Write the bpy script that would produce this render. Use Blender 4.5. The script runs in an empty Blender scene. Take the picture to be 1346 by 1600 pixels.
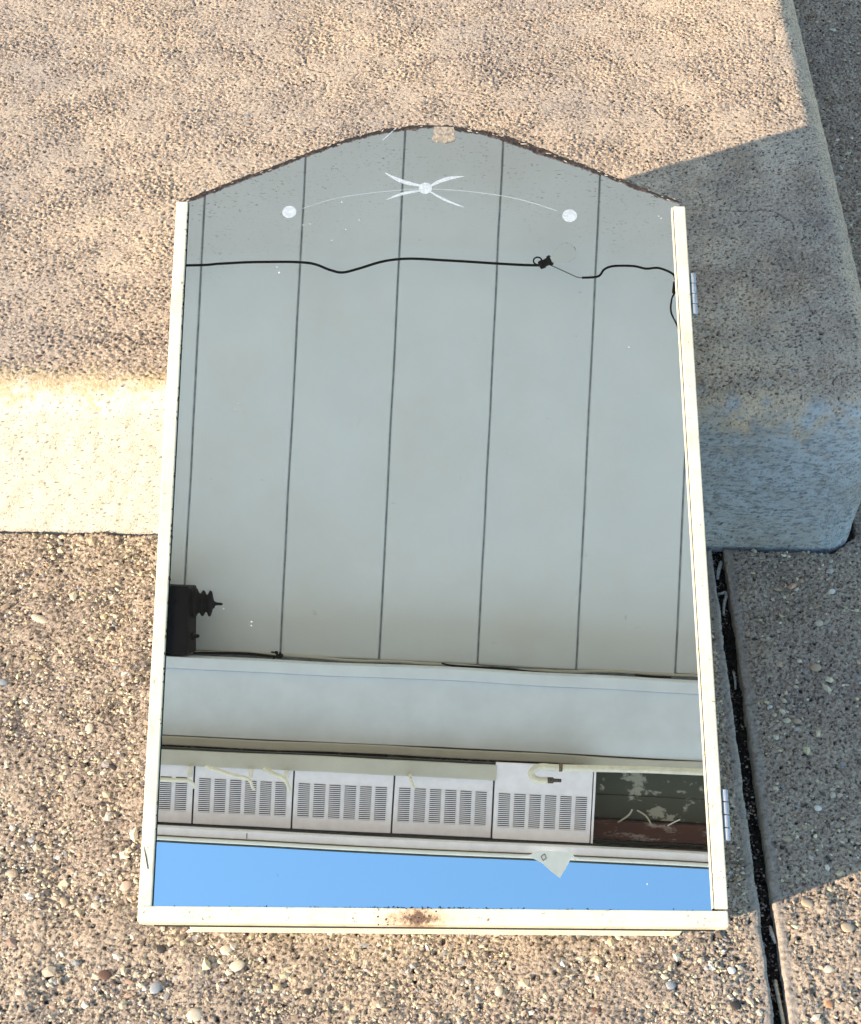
import bpy, bmesh, math, random
import numpy as np
from mathutils import Vector, Matrix

random.seed(7)
rng = np.random.default_rng(11)
R = math.radians
scn = bpy.context.scene
col = scn.collection

# ------------------------------------------------------------------ camera
CAM_H = 1.26478
cd = bpy.data.cameras.new('camera')
cam = bpy.data.objects.new('camera', cd)
col.objects.link(cam)
cam.location = (0, 0, CAM_H)
cam.rotation_euler = (R(90 - 47), 0, 0)
cd.sensor_fit = 'HORIZONTAL'
cd.sensor_width = 36.0
cd.lens = 3000.0 / 1346.0 * 36.0
cd.clip_start = 0.02
cd.clip_end = 500
scn.camera = cam

# ------------------------------------------------------------------ light
SUN_TRAVEL = Vector((3.0, 1.60, -1.0)).normalized()
to_sun = -SUN_TRAVEL
sun_elev = math.asin(to_sun.z)
sun_az = math.atan2(to_sun.x, to_sun.y)
world = bpy.data.worlds.new('World')
scn.world = world
world.use_nodes = True
wn = world.node_tree.nodes
wl = world.node_tree.links
wn.clear()
sky = wn.new('ShaderNodeTexSky')
sky.sky_type = 'NISHITA'
sky.sun_disc = False
sky.sun_elevation = sun_elev
sky.sun_rotation = sun_az % (2 * math.pi)
sky.air_density = 1.2
sky.dust_density = 0.3
sky.ozone_density = 0.35
bg = wn.new('ShaderNodeBackground')
bg.inputs['Strength'].default_value = 0.15
wo = wn.new('ShaderNodeOutputWorld')
grade = wn.new('ShaderNodeMix'); grade.data_type = 'RGBA'; grade.blend_type = 'MULTIPLY'
grade.inputs[0].default_value = 1.0
grade.inputs[7].default_value = (0.75, 0.945, 1.10, 1)
wl.new(sky.outputs[0], grade.inputs[6])
wl.new(grade.outputs[2], bg.inputs['Color'])
wl.new(bg.outputs[0], wo.inputs['Surface'])
sd = bpy.data.lights.new('sun', 'SUN')
sd.energy = 4.5
sd.angle = R(0.5)
sd.color = (1.0, 0.82, 0.62)
sun = bpy.data.objects.new('sun', sd)
col.objects.link(sun)
sun.rotation_euler = SUN_TRAVEL.to_track_quat('-Z', 'Y').to_euler()
sun.location = (-6, -4, 4)
scn.view_settings.view_transform = 'Standard'
scn.view_settings.look = 'None'
scn.view_settings.gamma = 1
scn.view_settings.use_curve_mapping = False
scn.view_settings.exposure = 1.74
scn.cycles.caustics_reflective = False
scn.cycles.caustics_refractive = False
scn.cycles.max_bounces = 8
scn.cycles.diffuse_bounces = 5
scn.cycles.sample_clamp_indirect = 6


# ------------------------------------------------------------------ helpers
def tag(o, label=None, cat=None, group=None, kind=None):
    if label: o['label'] = label
    if cat: o['category'] = cat
    if group: o['group'] = group
    if kind: o['kind'] = kind
    return o


def empty(name, loc=(0, 0, 0), mat=None, rz=0):
    o = bpy.data.objects.new(name, None)
    o.empty_display_size = 0.05
    col.objects.link(o)
    if mat is not None:
        o.matrix_world = mat
    else:
        o.location = loc
        o.rotation_euler = (0, 0, rz)
    return o


def link(name, me, m, parent=None, smooth=False):
    o = bpy.data.objects.new(name, me)
    col.objects.link(o)
    if m is not None and not me.materials:
        for k in (m if isinstance(m, (list, tuple)) else [m]):
            me.materials.append(k)
    if smooth:
        me.polygons.foreach_set('use_smooth', [True] * len(me.polygons))
    if parent is not None:
        o.parent = parent
    return o


def from_bm(name, bm, m, parent=None, smooth=False):
    bmesh.ops.recalc_face_normals(bm, faces=bm.faces)
    me = bpy.data.meshes.new(name)
    bm.to_mesh(me)
    bm.free()
    return link(name, me, m, parent, smooth)


def add_box(bm, x0, x1, y0, y1, z0, z1, f=None, bev=0.0, mi=0):
    tb = bmesh.new()
    vs = [tb.verts.new((x, y, z)) for x in (x0, x1) for y in (y0, y1) for z in (z0, z1)]
    for q in ((0, 1, 3, 2), (4, 6, 7, 5), (0, 4, 5, 1), (2, 3, 7, 6), (0, 2, 6, 4), (1, 5, 7, 3)):
        tb.faces.new([vs[i] for i in q])
    bmesh.ops.recalc_face_normals(tb, faces=tb.faces)
    if bev > 0:
        bmesh.ops.bevel(tb, geom=tb.edges[:], offset=bev, segments=2, affect='EDGES', profile=0.6)
    for fc in tb.faces: fc.material_index = mi
    if f:
        for v in tb.verts: v.co = Vector(f(*v.co))
    me = bpy.data.meshes.new('tmp')
    tb.to_mesh(me); tb.free()
    bm.from_mesh(me)
    bpy.data.meshes.remove(me)


def box(name, x0, x1, y0, y1, z0, z1, m, parent=None, f=None, bev=0.0):
    bm = bmesh.new()
    add_box(bm, x0, x1, y0, y1, z0, z1, f, bev)
    return from_bm(name, bm, m, parent)


def smooth_path(pts, n=6):
    P = [Vector(p) for p in pts]
    out = []
    for i in range(len(P) - 1):
        p0 = P[max(i - 1, 0)]; p1 = P[i]; p2 = P[i + 1]; p3 = P[min(i + 2, len(P) - 1)]
        for k in range(n):
            t = k / n
            out.append(0.5 * ((2 * p1) + (p2 - p0) * t + (2 * p0 - 5 * p1 + 4 * p2 - p3) * t * t + (3 * p1 - p0 - 3 * p2 + p3) * t ** 3))
    out.append(P[-1])
    return out


def tube_bm(bm, pts, r, seg=8, n=6, smooth=True):
    path = smooth_path(pts, n) if smooth else [Vector(p) for p in pts]
    rings = []
    N = len(path)
    for i, p in enumerate(path):
        t = (path[min(i + 1, N - 1)] - path[max(i - 1, 0)])
        if t.length < 1e-9: t = Vector((1, 0, 0))
        t.normalize()
        up = Vector((0, 0, 1)) if abs(t.z) < 0.9 else Vector((0, 1, 0))
        a = t.cross(up).normalized(); b = t.cross(a)
        rr = r(i / (N - 1)) if callable(r) else r
        rings.append([bm.verts.new(p + a * rr * math.cos(2 * math.pi * k / seg) + b * rr * math.sin(2 * math.pi * k / seg)) for k in range(seg)])
    for i in range(N - 1):
        for k in range(seg):
            bm.faces.new((rings[i][k], rings[i][(k + 1) % seg], rings[i + 1][(k + 1) % seg], rings[i + 1][k]))
    bm.faces.new(rings[0]); bm.faces.new(rings[-1][::-1])


def tube(name, pts, r, m, parent=None, seg=8, n=6):
    bm = bmesh.new()
    tube_bm(bm, pts, r, seg, n)
    return from_bm(name, bm, m, parent, True)


def lathe_bm(bm, prof, org, axis, seg=16):
    ax = Vector(axis).normalized()
    up = Vector((0, 0, 1)) if abs(ax.z) < 0.9 else Vector((1, 0, 0))
    a = ax.cross(up).normalized(); b = ax.cross(a)
    rings = []
    for s, r in prof:
        c = Vector(org) + ax * s
        rings.append([bm.verts.new(c + (a * math.cos(2 * math.pi * k / seg) + b * math.sin(2 * math.pi * k / seg)) * max(r, 1e-5)) for k in range(seg)])
    for i in range(len(rings) - 1):
        for k in range(seg):
            bm.faces.new((rings[i][k], rings[i][(k + 1) % seg], rings[i + 1][(k + 1) % seg], rings[i + 1][k]))
    bm.faces.new(rings[0]); bm.faces.new(rings[-1][::-1])


def poly_prism(name, pts, z0, z1, m, parent=None, f=None):
    bm = bmesh.new()
    lo = [bm.verts.new((x, y, z0)) for x, y in pts]
    hi = [bm.verts.new((x, y, z1)) for x, y in pts]
    bm.faces.new(lo[::-1]); bm.faces.new(hi)
    n = len(pts)
    for i in range(n):
        bm.faces.new((lo[i], lo[(i + 1) % n], hi[(i + 1) % n], hi[i]))
    if f:
        for v in bm.verts: v.co = Vector(f(*v.co))
    return from_bm(name, bm, m, parent)


# ------------------------------------------------------------------ materials
class M:
    def __init__(s, name):
        s.m = bpy.data.materials.new(name)
        s.m.use_nodes = True
        s.n = s.m.node_tree.nodes
        s.l = s.m.node_tree.links
        s.p = s.n['Principled BSDF']
        s._tc = None

    def co(s):
        if s._tc is None: s._tc = s.n.new('ShaderNodeTexCoord')
        return s._tc.outputs['Object']

    def noise(s, scale, detail=3, rough=0.5, stretch=None):
        v = s.co()
        if stretch:
            mp = s.n.new('ShaderNodeMapping'); mp.inputs['Scale'].default_value = stretch
            s.l.new(v, mp.inputs[0]); v = mp.outputs[0]
        t = s.n.new('ShaderNodeTexNoise')
        t.inputs['Scale'].default_value = scale
        t.inputs['Detail'].default_value = detail
        t.inputs['Roughness'].default_value = rough
        s.l.new(v, t.inputs['Vector'])
        return t.outputs['Fac']

    def vor(s, scale, out='Distance', feat='F1'):
        t = s.n.new('ShaderNodeTexVoronoi'); t.feature = feat
        t.inputs['Scale'].default_value = scale
        s.l.new(s.co(), t.inputs['Vector'])
        return t.outputs[out]

    def ramp(s, v, stops):
        r = s.n.new('ShaderNodeValToRGB')
        e = r.color_ramp.elements
        while len(e) < len(stops): e.new(0.5)
        for k, (p, c) in enumerate(stops):
            e[k].position = p
            e[k].color = (c, c, c, 1) if isinstance(c, (int, float)) else (*c, 1)
        s.l.new(v, r.inputs[0])
        return r.outputs[0]

    def mix(s, f, a, b, mode='MIX'):
        x = s.n.new('ShaderNodeMix'); x.data_type = 'RGBA'; x.blend_type = mode
        for sock, v in ((x.inputs[0], f), (x.inputs[6], a), (x.inputs[7], b)):
            if isinstance(v, (int, float)): sock.default_value = v
            elif isinstance(v, tuple): sock.default_value = (*v, 1)
            else: s.l.new(v, sock)
        return x.outputs[2]

    def math(s, op, a, b=None, c=None):
        x = s.n.new('ShaderNodeMath'); x.operation = op
        for k, v in enumerate((a, b, c)):
            if v is None: continue
            if isinstance(v, (int, float)): x.inputs[k].default_value = v
            else: s.l.new(v, x.inputs[k])
        return x.outputs[0]

    def attr(s, name, out='Fac'):
        a = s.n.new('ShaderNodeAttribute'); a.attribute_name = name
        return a.outputs[out]

    def bump(s, h, strength=0.5, dist=0.001, prev=None):
        b = s.n.new('ShaderNodeBump')
        b.inputs['Strength'].default_value = strength
        b.inputs['Distance'].default_value = dist
        s.l.new(h, b.inputs['Height'])
        if prev is not None: s.l.new(prev, b.inputs['Normal'])
        return b.outputs[0]

    def set(s, col=None, rough=None, metal=None, normal=None, spec=None):
        for k, v in (('Base Color', col), ('Roughness', rough), ('Metallic', metal), ('Normal', normal), ('Specular IOR Level', spec)):
            if v is None: continue
            if isinstance(v, (int, float)): s.p.inputs[k].default_value = v
            elif isinstance(v, tuple): s.p.inputs[k].default_value = (*v, 1)
            else: s.l.new(v, s.p.inputs[k])
        return s.m


# weathered step concrete: tan sandy top, old pale paint on the riser
m = M('step_concrete')
big = m.ramp(m.noise(6, 4, 0.6), [(0.35, (0.42, 0.335, 0.265)), (0.65, (0.60, 0.45, 0.31))])
mid = m.mix(m.ramp(m.noise(38, 4, 0.6), [(0.35, 0.0), (0.7, 0.55)]), big, (0.30, 0.245, 0.205))
grain = m.mix(m.ramp(m.noise(420, 4, 0.7), [(0.34, 1.0), (0.48, 0.0)]), mid, (0.10, 0.07, 0.06))
grain = m.mix(m.ramp(m.noise(520, 2, 0.5), [(0.60, 0.0), (0.72, 0.8)]), grain, (0.66, 0.58, 0.48))
speck = m.mix(m.ramp(m.vor(230), [(0.10, 1.0), (0.17, 0.0)]), grain, (0.05, 0.04, 0.04))
cx = m.mix(m.math('MULTIPLY', m.ramp(m.noise(90, 2), [(0.48, 0.0), (0.56, 1.0)]), m.ramp(m.vor(150), [(0.2, 1.0), (0.3, 0.0)])), grain, speck)
pit = m.mix(m.attr('pit'), cx, (0.035, 0.028, 0.028))
creamp = m.mix(m.ramp(m.noise(22, 5, 0.65, (0.5, 1, 1.6)), [(0.40, 0.0), (0.62, 1.0)]), (0.45, 0.43, 0.375), (0.47, 0.435, 0.36))
bluep = m.mix(m.ramp(m.noise(11, 5, 0.65, (0.7, 1, 1.5)), [(0.42, 0.0), (0.58, 1.0)]), (0.33, 0.30, 0.27), (0.41, 0.43, 0.46))
bluep = m.mix(m.ramp(m.noise(260, 4, 0.7, (0.5, 1, 1.3)), [(0.36, 0.85), (0.52, 0.0)]), bluep, (0.17, 0.18, 0.19))
pn = m.mix(m.attr('right'), creamp, bluep)
pn = m.mix(m.ramp(m.noise(210, 5, 0.75, (0.65, 1, 1.2)), [(0.32, 0.7), (0.46, 0.0)]), pn, (0.26, 0.22, 0.17))
pn = m.mix(m.attr('pit'), pn, (0.045, 0.04, 0.04))
warm = m.mix(m.attr('warm'), pit, m.mix(m.ramp(m.noise(200, 4, 0.7), [(0.4, 0.0), (0.6, 1.0)]), (0.33, 0.25, 0.15), (0.48, 0.39, 0.25)))
pit = m.mix(0.75, pit, warm)
fin = m.mix(m.attr('paint'), pit, pn)
nb = m.bump(m.noise(520, 5, 0.75), 1.0, 0.0016)
MAT_STEP = m.set(fin, 0.92, normal=nb, spec=0.2)

# lower pavement mortar
m = M('pavement_concrete')
big = m.ramp(m.noise(5, 4, 0.6), [(0.35, (0.355, 0.285, 0.235)), (0.65, (0.49, 0.385, 0.285))])
g = m.mix(m.ramp(m.noise(350, 4, 0.7), [(0.36, 1.0), (0.52, 0.0)]), big, (0.075, 0.055, 0.042))
g = m.mix(m.ramp(m.noise(480, 3, 0.6), [(0.56, 0.0), (0.68, 0.8)]), g, (0.50, 0.43, 0.34))
g = m.mix(m.attr('edge'), g, m.mix(m.ramp(m.noise(260, 4, 0.7), [(0.35, 0.8), (0.55, 0.0)]), (0.33, 0.285, 0.245), (0.19, 0.165, 0.145)))
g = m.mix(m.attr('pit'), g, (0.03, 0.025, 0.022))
MAT_PAVE = m.set(g, 0.93, normal=m.bump(m.noise(560, 5, 0.75), 1.0, 0.0016), spec=0.2)

m = M('aggregate_stone')
c = m.attr('Col', 'Color')
c = m.mix(m.ramp(m.noise(1200, 3, 0.6), [(0.35, 0.35), (0.6, 0.0)]), c, (0.14, 0.11, 0.09))
MAT_STONE = m.set(c, 0.72, normal=m.bump(m.noise(1500, 3, 0.6), 0.4, 0.0003), spec=0.3)


def plain(name, c, rough=0.6, metal=0.0, var=0.12, scale=60, bump=0.0, bscale=400, spec=0.5):
    m = M(name)
    d = tuple(v * (1 - var * 2) for v in c)
    cc = m.mix(m.ramp(m.noise(scale, 4, 0.6), [(0.35, 0.0), (0.65, 1.0)]), d, c)
    n = m.bump(m.noise(bscale, 3), bump, 0.0005) if bump else None
    return m.set(cc, rough, metal, n, spec)


def stone_mat(name, c):
    m = M(name)
    cc = m.mix(m.ramp(m.noise(420, 4, 0.65), [(0.35, 0.75), (0.62, 0.0)]), c, tuple(v * 0.55 for v in c))
    return m.set(cc, 0.7, normal=m.bump(m.noise(900, 3), 0.5, 0.0004), spec=0.3)


MAT_BOUNCE = plain('pale_bounce_concrete', (0.74, 0.73, 0.71), 0.9, var=0.08, scale=3, bump=0.3)  # kept very pale so the added slab throws light upward
MAT_DIRT = plain('joint_soil', (0.035, 0.028, 0.023), 0.95, var=0.3, scale=300, bump=1.0, bscale=600, spec=0.1)
MAT_TWIG_W = plain('bleached_root', (0.50, 0.47, 0.42), 0.7, var=0.3, scale=700)
MAT_STRAW = plain('dry_straw', (0.50, 0.42, 0.29), 0.7, var=0.2, scale=300)

# cream enamel of the cabinet, with chips, hairline cracks and rust at the foot
m = M('cream_enamel')
base = m.mix(m.ramp(m.noise(25, 5, 0.6), [(0.38, 0.0), (0.62, 1.0)]), (0.50, 0.45, 0.335), (0.56, 0.515, 0.40))
base = m.mix(m.ramp(m.noise(75, 6, 0.75, (1, 0.6, 1)), [(0.56, 0.0), (0.72, 0.6)]), base, (0.34, 0.28, 0.19))
hair = m.ramp(m.noise(120, 5, 0.8, (0.3, 1.6, 1)), [(0.485, 0.0), (0.5, 1.0), (0.515, 0.0)])
hm = m.math('MULTIPLY', hair, m.ramp(m.noise(30, 2), [(0.54, 0.0), (0.62, 0.8)]))
base = m.mix(hm, base, (0.20, 0.15, 0.10))
chip = m.math('MULTIPLY', m.ramp(m.noise(330, 4, 0.7), [(0.60, 0.0), (0.62, 1.0)]), m.ramp(m.noise(45, 2), [(0.5, 0.0), (0.62, 1.0)]))
base = m.mix(chip, base, (0.16, 0.09, 0.05))
sx = m.n.new('ShaderNodeSeparateXYZ'); m.l.new(m.co(), sx.inputs[0])
dx = m.math('ADD', sx.outputs[0], 0.012)
gx = m.math('SUBTRACT', 1.0, m.math('MULTIPLY', m.math('ABSOLUTE', dx), 1 / 0.042))
gy = m.math('SUBTRACT', 1.0, m.math('MULTIPLY', m.math('ABSOLUTE', m.math('ADD', sx.outputs[1], -0.004)), 1 / 0.016))
foot = m.math('MAXIMUM', m.math('MULTIPLY', m.math('MAXIMUM', gx, 0.0), m.math('MAXIMUM', gy, 0.0)), 0.0)
r1 = m.math('ADD', m.math('MULTIPLY', foot, 0.52), m.noise(230, 7, 0.85))
base = m.mix(m.ramp(r1, [(0.66, 0.0), (0.80, 0.7)]), base, (0.42, 0.24, 0.11))
base = m.mix(m.ramp(r1, [(0.84, 0.0), (0.90, 0.9)]), base, (0.085, 0.045, 0.028))
MAT_CREAM = m.set(base, 0.38, normal=m.bump(m.noise(160, 4, 0.6), 0.25, 0.0006), spec=0.5)

MAT_BODY = plain('cream_cabinet_body', (0.64, 0.595, 0.48), 0.45, var=0.05, scale=30)
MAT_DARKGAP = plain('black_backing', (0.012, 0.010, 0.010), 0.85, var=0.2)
MAT_ZINC = plain('zinc_hinge', (0.30, 0.33, 0.38), 0.45, 0.4, var=0.1, scale=300)
MAT_ETCH = plain('ground_etching', (0.33, 0.37, 0.41), 0.8, var=0.16, scale=600, bump=0.5, bscale=1500)
MAT_TAPE = plain('old_tape_residue', (0.30, 0.25, 0.20), 0.85, var=0.3, scale=350, bump=0.8, bscale=700)
MAT_SPECK = plain('white_paint_spot', (0.36, 0.36, 0.34), 0.6, var=0.05)

# mirror: silvering eaten away along the arched edge (uv.y = metres below the edge, uv.x = x)
m = M('mirror_glass')
uv = m.n.new('ShaderNodeUVMap'); su = m.n.new('ShaderNodeSeparateXYZ'); m.l.new(uv.outputs[0], su.inputs[0])
dist = su.outputs[1]
n1 = m.noise(240, 6, 0.8)
n2 = m.noise(55, 4, 0.6)
edge = m.math('SUBTRACT', m.math('ADD', m.math('MULTIPLY', n1, 0.0065), m.math('MULTIPLY', n2, 0.0060)), dist)   # >0 near the arch
bul = m.math('MAXIMUM', m.math('SUBTRACT', 1.0, m.math('MULTIPLY', m.math('ABSOLUTE', m.math('SUBTRACT', su.outputs[0], 0.085)), 1 / 0.055)), 0.0)
edge = m.math('ADD', edge, m.math('MULTIPLY', bul, 0.0030))
decay = m.ramp(m.math('MULTIPLY', m.math('SUBTRACT', edge, 0.0018), 700.0), [(0.0, 0.0), (1.0, 1.0)])
topz = m.ramp(m.math('MULTIPLY', dist, 1 / 0.10), [(0.0, 1.0), (0.35, 0.7), (1.0, 0.0)])
spots = m.math('MULTIPLY', m.math('MULTIPLY', m.ramp(m.noise(420, 5, 0.7, (0.7, 1.4, 1)), [(0.58, 0.0), (0.65, 1.0)]), topz), 0.8)
spots = m.math('MULTIPLY', spots, m.ramp(m.noise(60, 3), [(0.42, 0.2), (0.58, 1.0)]))
sm = m.math('MULTIPLY', m.ramp(m.noise(95, 5, 0.7, (0.8, 1.8, 1)), [(0.68, 0.0), (0.72, 1.0)]), 0.16)
tot = m.math('MINIMUM', m.math('ADD', m.math('ADD', decay, spots), sm), 1.0)
tintm = m.mix(topz, (0.785, 0.94, 0.965), (0.71, 0.82, 0.835))
gl = m.n.new('ShaderNodeBsdfGlossy'); gl.inputs['Roughness'].default_value = 0.0
m.l.new(tintm, gl.inputs['Color'])
wav = m.bump(m.noise(7, 1, 0.4), 0.02, 0.002)
m.l.new(wav, gl.inputs['Normal'])
dk = m.mix(m.ramp(m.noise(300, 4, 0.7), [(0.45, 0.0), (0.62, 1.0)]), (0.008, 0.005, 0.005), (0.065, 0.040, 0.030))
m.set(dk, 0.55)
haze_ = m.n.new('ShaderNodeBsdfDiffuse'); haze_.inputs['Color'].default_value = (0.45, 0.43, 0.40, 1)
ms0 = m.n.new('ShaderNodeMixShader'); ms0.inputs[0].default_value = 0.008
m.l.new(gl.outputs[0], ms0.inputs[1]); m.l.new(haze_.outputs[0], ms0.inputs[2])
ms = m.n.new('ShaderNodeMixShader')
m.l.new(tot, ms.inputs[0]); m.l.new(ms0.outputs[0], ms.inputs[1]); m.l.new(m.p.outputs[0], ms.inputs[2])
m.l.new(ms.outputs[0], m.n['Material Output'].inputs['Surface'])
MAT_MIRROR = m.m

m = M('grey_painted_board')
c = m.mix(m.ramp(m.noise(7, 4, 0.6), [(0.35, 0.0), (0.65, 1.0)]), (0.655, 0.705, 0.765), (0.69, 0.74, 0.80))
c = m.mix(m.ramp(m.noise(3.2, 6, 0.65), [(0.50, 0.0), (0.70, 0.22)]), c, (0.58, 0.55, 0.50))
c = m.mix(m.ramp(m.noise(34, 5, 0.7, (1.6, 0.8, 1)), [(0.69, 0.0), (0.74, 0.35)]), c, (0.33, 0.32, 0.30))
MAT_CEIL = m.set(c, 0.7, normal=m.bump(m.noise(90, 4, 0.6), 0.5, 0.0005))
MAT_TRIM = plain('pale_painted_trim', (0.69, 0.73, 0.79), 0.6, var=0.05, scale=14, bump=0.3, bscale=60)
MAT_BEIGE = plain('beige_painted_board', (0.56, 0.53, 0.46), 0.65, var=0.06, scale=14, bump=0.3, bscale=60)
MAT_PANEL = plain('white_soffit_panel', (0.95, 0.90, 0.97), 0.45, var=0.045, scale=45)
MAT_VENTDARK = plain('vent_shadow_mesh', (0.05, 0.05, 0.055), 0.8, var=0.2)
MAT_PIPE = plain('cream_pipe', (0.80, 0.74, 0.62), 0.4, var=0.08, scale=80)
MAT_BLACK = plain('black_metal', (0.006, 0.006, 0.009), 0.6, var=0.3, scale=80, spec=0.08)
MAT_CABLE = plain('black_rubber_cable', (0.006, 0.006, 0.007), 0.6, var=0.2, spec=0.1)
MAT_PAPER = plain('white_paper', (0.88, 0.87, 0.85), 0.7, var=0.04, scale=60)
MAT_DRIP = plain('dark_drip_edge', (0.04, 0.05, 0.05), 0.5, var=0.2)
m = M('peeling_green_wood')
g = m.mix(m.ramp(m.noise(26, 6, 0.7, (0.7, 1, 1)), [(0.55, 0.0), (0.60, 0.9)]), (0.075, 0.085, 0.068), (0.46, 0.46, 0.42))
MAT_GREEN = m.set(g, 0.8, normal=m.bump(m.noise(60, 5), 0.6, 0.002))
m = M('peeling_brown_wood')
g = m.mix(m.ramp(m.noise(30, 6, 0.75, (0.6, 1.6, 1)), [(0.54, 0.0), (0.62, 0.85)]), (0.10, 0.040, 0.034), (0.42, 0.36, 0.36))
MAT_BROWN = m.set(g, 0.8, normal=m.bump(m.noise(60, 5), 0.6, 0.002))
m = M('clear_bulb_glass')
m.p.inputs['Transmission Weight'].default_value = 1.0
m.p.inputs['IOR'].default_value = 1.12
m.set((0.97, 0.96, 0.94), 0.02)
MAT_GLASS = m.m


# ------------------------------------------------------------------ noise fields
def band(shape, dx, wl, width=0.45, seed=0, aniso=1.0, ang=0.0):
    """random field whose bumps are about wl metres across, unit variance"""
    r = np.random.default_rng(seed)
    F = np.fft.rfft2(r.standard_normal(shape))
    fy = np.fft.fftfreq(shape[0], dx)[:, None]; fx = np.fft.rfftfreq(shape[1], dx)[None, :]
    ca, sa = math.cos(ang), math.sin(ang)
    u = (fx * ca + fy * sa) * aniso; v = (-fx * sa + fy * ca) / aniso
    k = np.sqrt(u * u + v * v) + 1e-9
    G = np.exp(-(np.log(k * wl) ** 2) / (2 * width ** 2))
    h = np.fft.irfft2(F * G, s=shape)
    return h / h.std()


def low(shape, dx, wl, seed=0):
    r = np.random.default_rng(seed)
    F = np.fft.rfft2(r.standard_normal(shape))
    fy = np.fft.fftfreq(shape[0], dx)[:, None]; fx = np.fft.rfftfreq(shape[1], dx)[None, :]
    h = np.fft.irfft2(F * np.exp(-(fx ** 2 + fy ** 2) * wl ** 2), s=shape)
    return h / h.std()


def grid_mesh(name, P, m, attrs, keep=None, parent=None):
    """P: (ny,nx,3) points -> quad mesh with float point attributes"""
    ny, nx = P.shape[:2]
    idx = np.arange(ny * nx).reshape(ny, nx)
    q = np.stack([idx[:-1, :-1], idx[:-1, 1:], idx[1:, 1:], idx[1:, :-1]], -1).reshape(-1, 4)
    if keep is not None:
        kf = keep.reshape(-1)[q].all(1)
        q = q[kf]
    used = np.zeros(ny * nx, bool); used[q.ravel()] = True
    remap = np.cumsum(used) - 1
    q = remap[q]
    V = P.reshape(-1, 3)[used]
    me = bpy.data.meshes.new(name)
    me.vertices.add(len(V)); me.vertices.foreach_set('co', V.astype(np.float32).ravel())
    me.loops.add(q.size); me.loops.foreach_set('vertex_index', q.astype(np.int32).ravel())
    me.polygons.add(len(q)); me.polygons.foreach_set('loop_start', np.arange(0, q.size, 4, dtype=np.int32))
    me.polygons.foreach_set('use_smooth', np.ones(len(q), bool))
    me.update(calc_edges=True)
    for k, v in attrs.items():
        a = me.attributes.new(k, 'FLOAT', 'POINT')
        a.data.foreach_set('value', v.reshape(-1)[used].astype(np.float32))
    return link(name, me, m, parent)


def axis(lo, hi, d, far_lo=None, far_hi=None):
    n = int(round((hi - lo) / d))
    core = lo + np.arange(n + 1) * d
    a = []
    if far_lo is not None:
        a = list((lo - np.geomspace(0.004, lo - far_lo, 14))[::-1])
    b = []
    if far_hi is not None:
        b = list(core[-1] + np.geomspace(0.004, far_hi - core[-1], 14))
    return np.concatenate([a, core, b]), len(a), n + 1


def field(full, i0, ni, j0, nj, h):
    z = np.zeros(full); z[i0:i0 + ni, j0:j0 + nj] = h
    return z


# ------------------------------------------------------------------ lower pavement
D = 0.0015
DS = 0.0013
SH = 0.165; RO = 0.046; RR = 0.028   # step height, plan corner radius, nosing radius
YF = 1.1505; XR = 0.386
ground = box('ground', -60, 60, -60, 60, -0.9, -0.035, MAT_PAVE)
tag(ground, 'bare ground under the concrete slabs', kind='structure')


bounce_slab = box('bounce_slab', -14, 14, -16, -0.62, -0.034, -0.002, MAT_BOUNCE)  # added out of view, bounces light onto the ceiling and soffit
tag(bounce_slab, 'unseen pale slab added behind the camera to bounce light up under the porch roof', kind='structure')


def slab(name, x0, x1, dense, far, seed, edge_lo=False, edge_hi=False, lbl=''):
    X, i0, ni = axis(dense[0], dense[1], D, far[0], far[1])
    Y, j0, nj = axis(dense[2], dense[3], D, far[2], far[3])
    gx, gy = np.meshgrid(X, Y)
    sh = (nj, ni)
    h = 0.00046 * band(sh, D, 0.0052, 0.6, seed) + 0.0007 * low(sh, D, 0.035, seed + 1) + 0.0004 * band(sh, D, 0.0032, 0.3, seed + 2)
    pits = band(sh, D, 0.008, 0.45, seed + 3)
    pm = np.clip((pits - 1.72) / 0.3, 0, 1)
    h = h - 0.0018 * pm
    H = field(gx.shape, j0, nj, i0, ni, h); PM = field(gx.shape, j0, nj, i0, ni, pm)
    W = field(gx.shape, j0, nj, i0, ni, low(sh, D, 0.02, seed + 5)) * 0.0003
    W = W + field(gx.shape, j0, nj, i0, ni, band(sh, D, 0.007, 0.6, seed + 6)) * 0.00016
    # tooled edges beside the joint
    d = np.full(gx.shape, 9.0)
    if edge_hi: d = x1 - gx
    if edge_lo: d = gx - x0
    em = 0.85 * np.clip((0.0095 - d) / 0.005, 0, 1) * (d < 0.5)
    H *= (1 - 0.6 * em)
    r = 0.003
    drop = np.where(d < r, r - np.sqrt(np.clip(r * r - (r - np.clip(d, 0, r)) ** 2, 0, None)), 0)
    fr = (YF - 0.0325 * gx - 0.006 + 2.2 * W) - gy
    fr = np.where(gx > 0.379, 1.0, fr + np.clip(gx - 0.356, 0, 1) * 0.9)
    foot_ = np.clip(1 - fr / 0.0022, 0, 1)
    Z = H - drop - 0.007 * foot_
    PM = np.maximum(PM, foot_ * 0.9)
    Xo = gx.copy()
    if edge_hi:
        Xo[:, -1] = x1; Z[:, -1] = -0.03
        Xo[:, -2] = x1 - 0.0002
    if edge_lo:
        Xo[:, 0] = x0; Z[:, 0] = -0.03
        Xo[:, 1] = x0 + 0.0002
    Xo += W * (np.abs(d) < 0.02)
    o = grid_mesh(name, np.stack([Xo, gy, Z], -1), MAT_PAVE, {'pit': PM * (1 - 0.7 * em), 'edge': em})
    tag(o, lbl, kind='structure')
    return X, Y, Z


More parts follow.
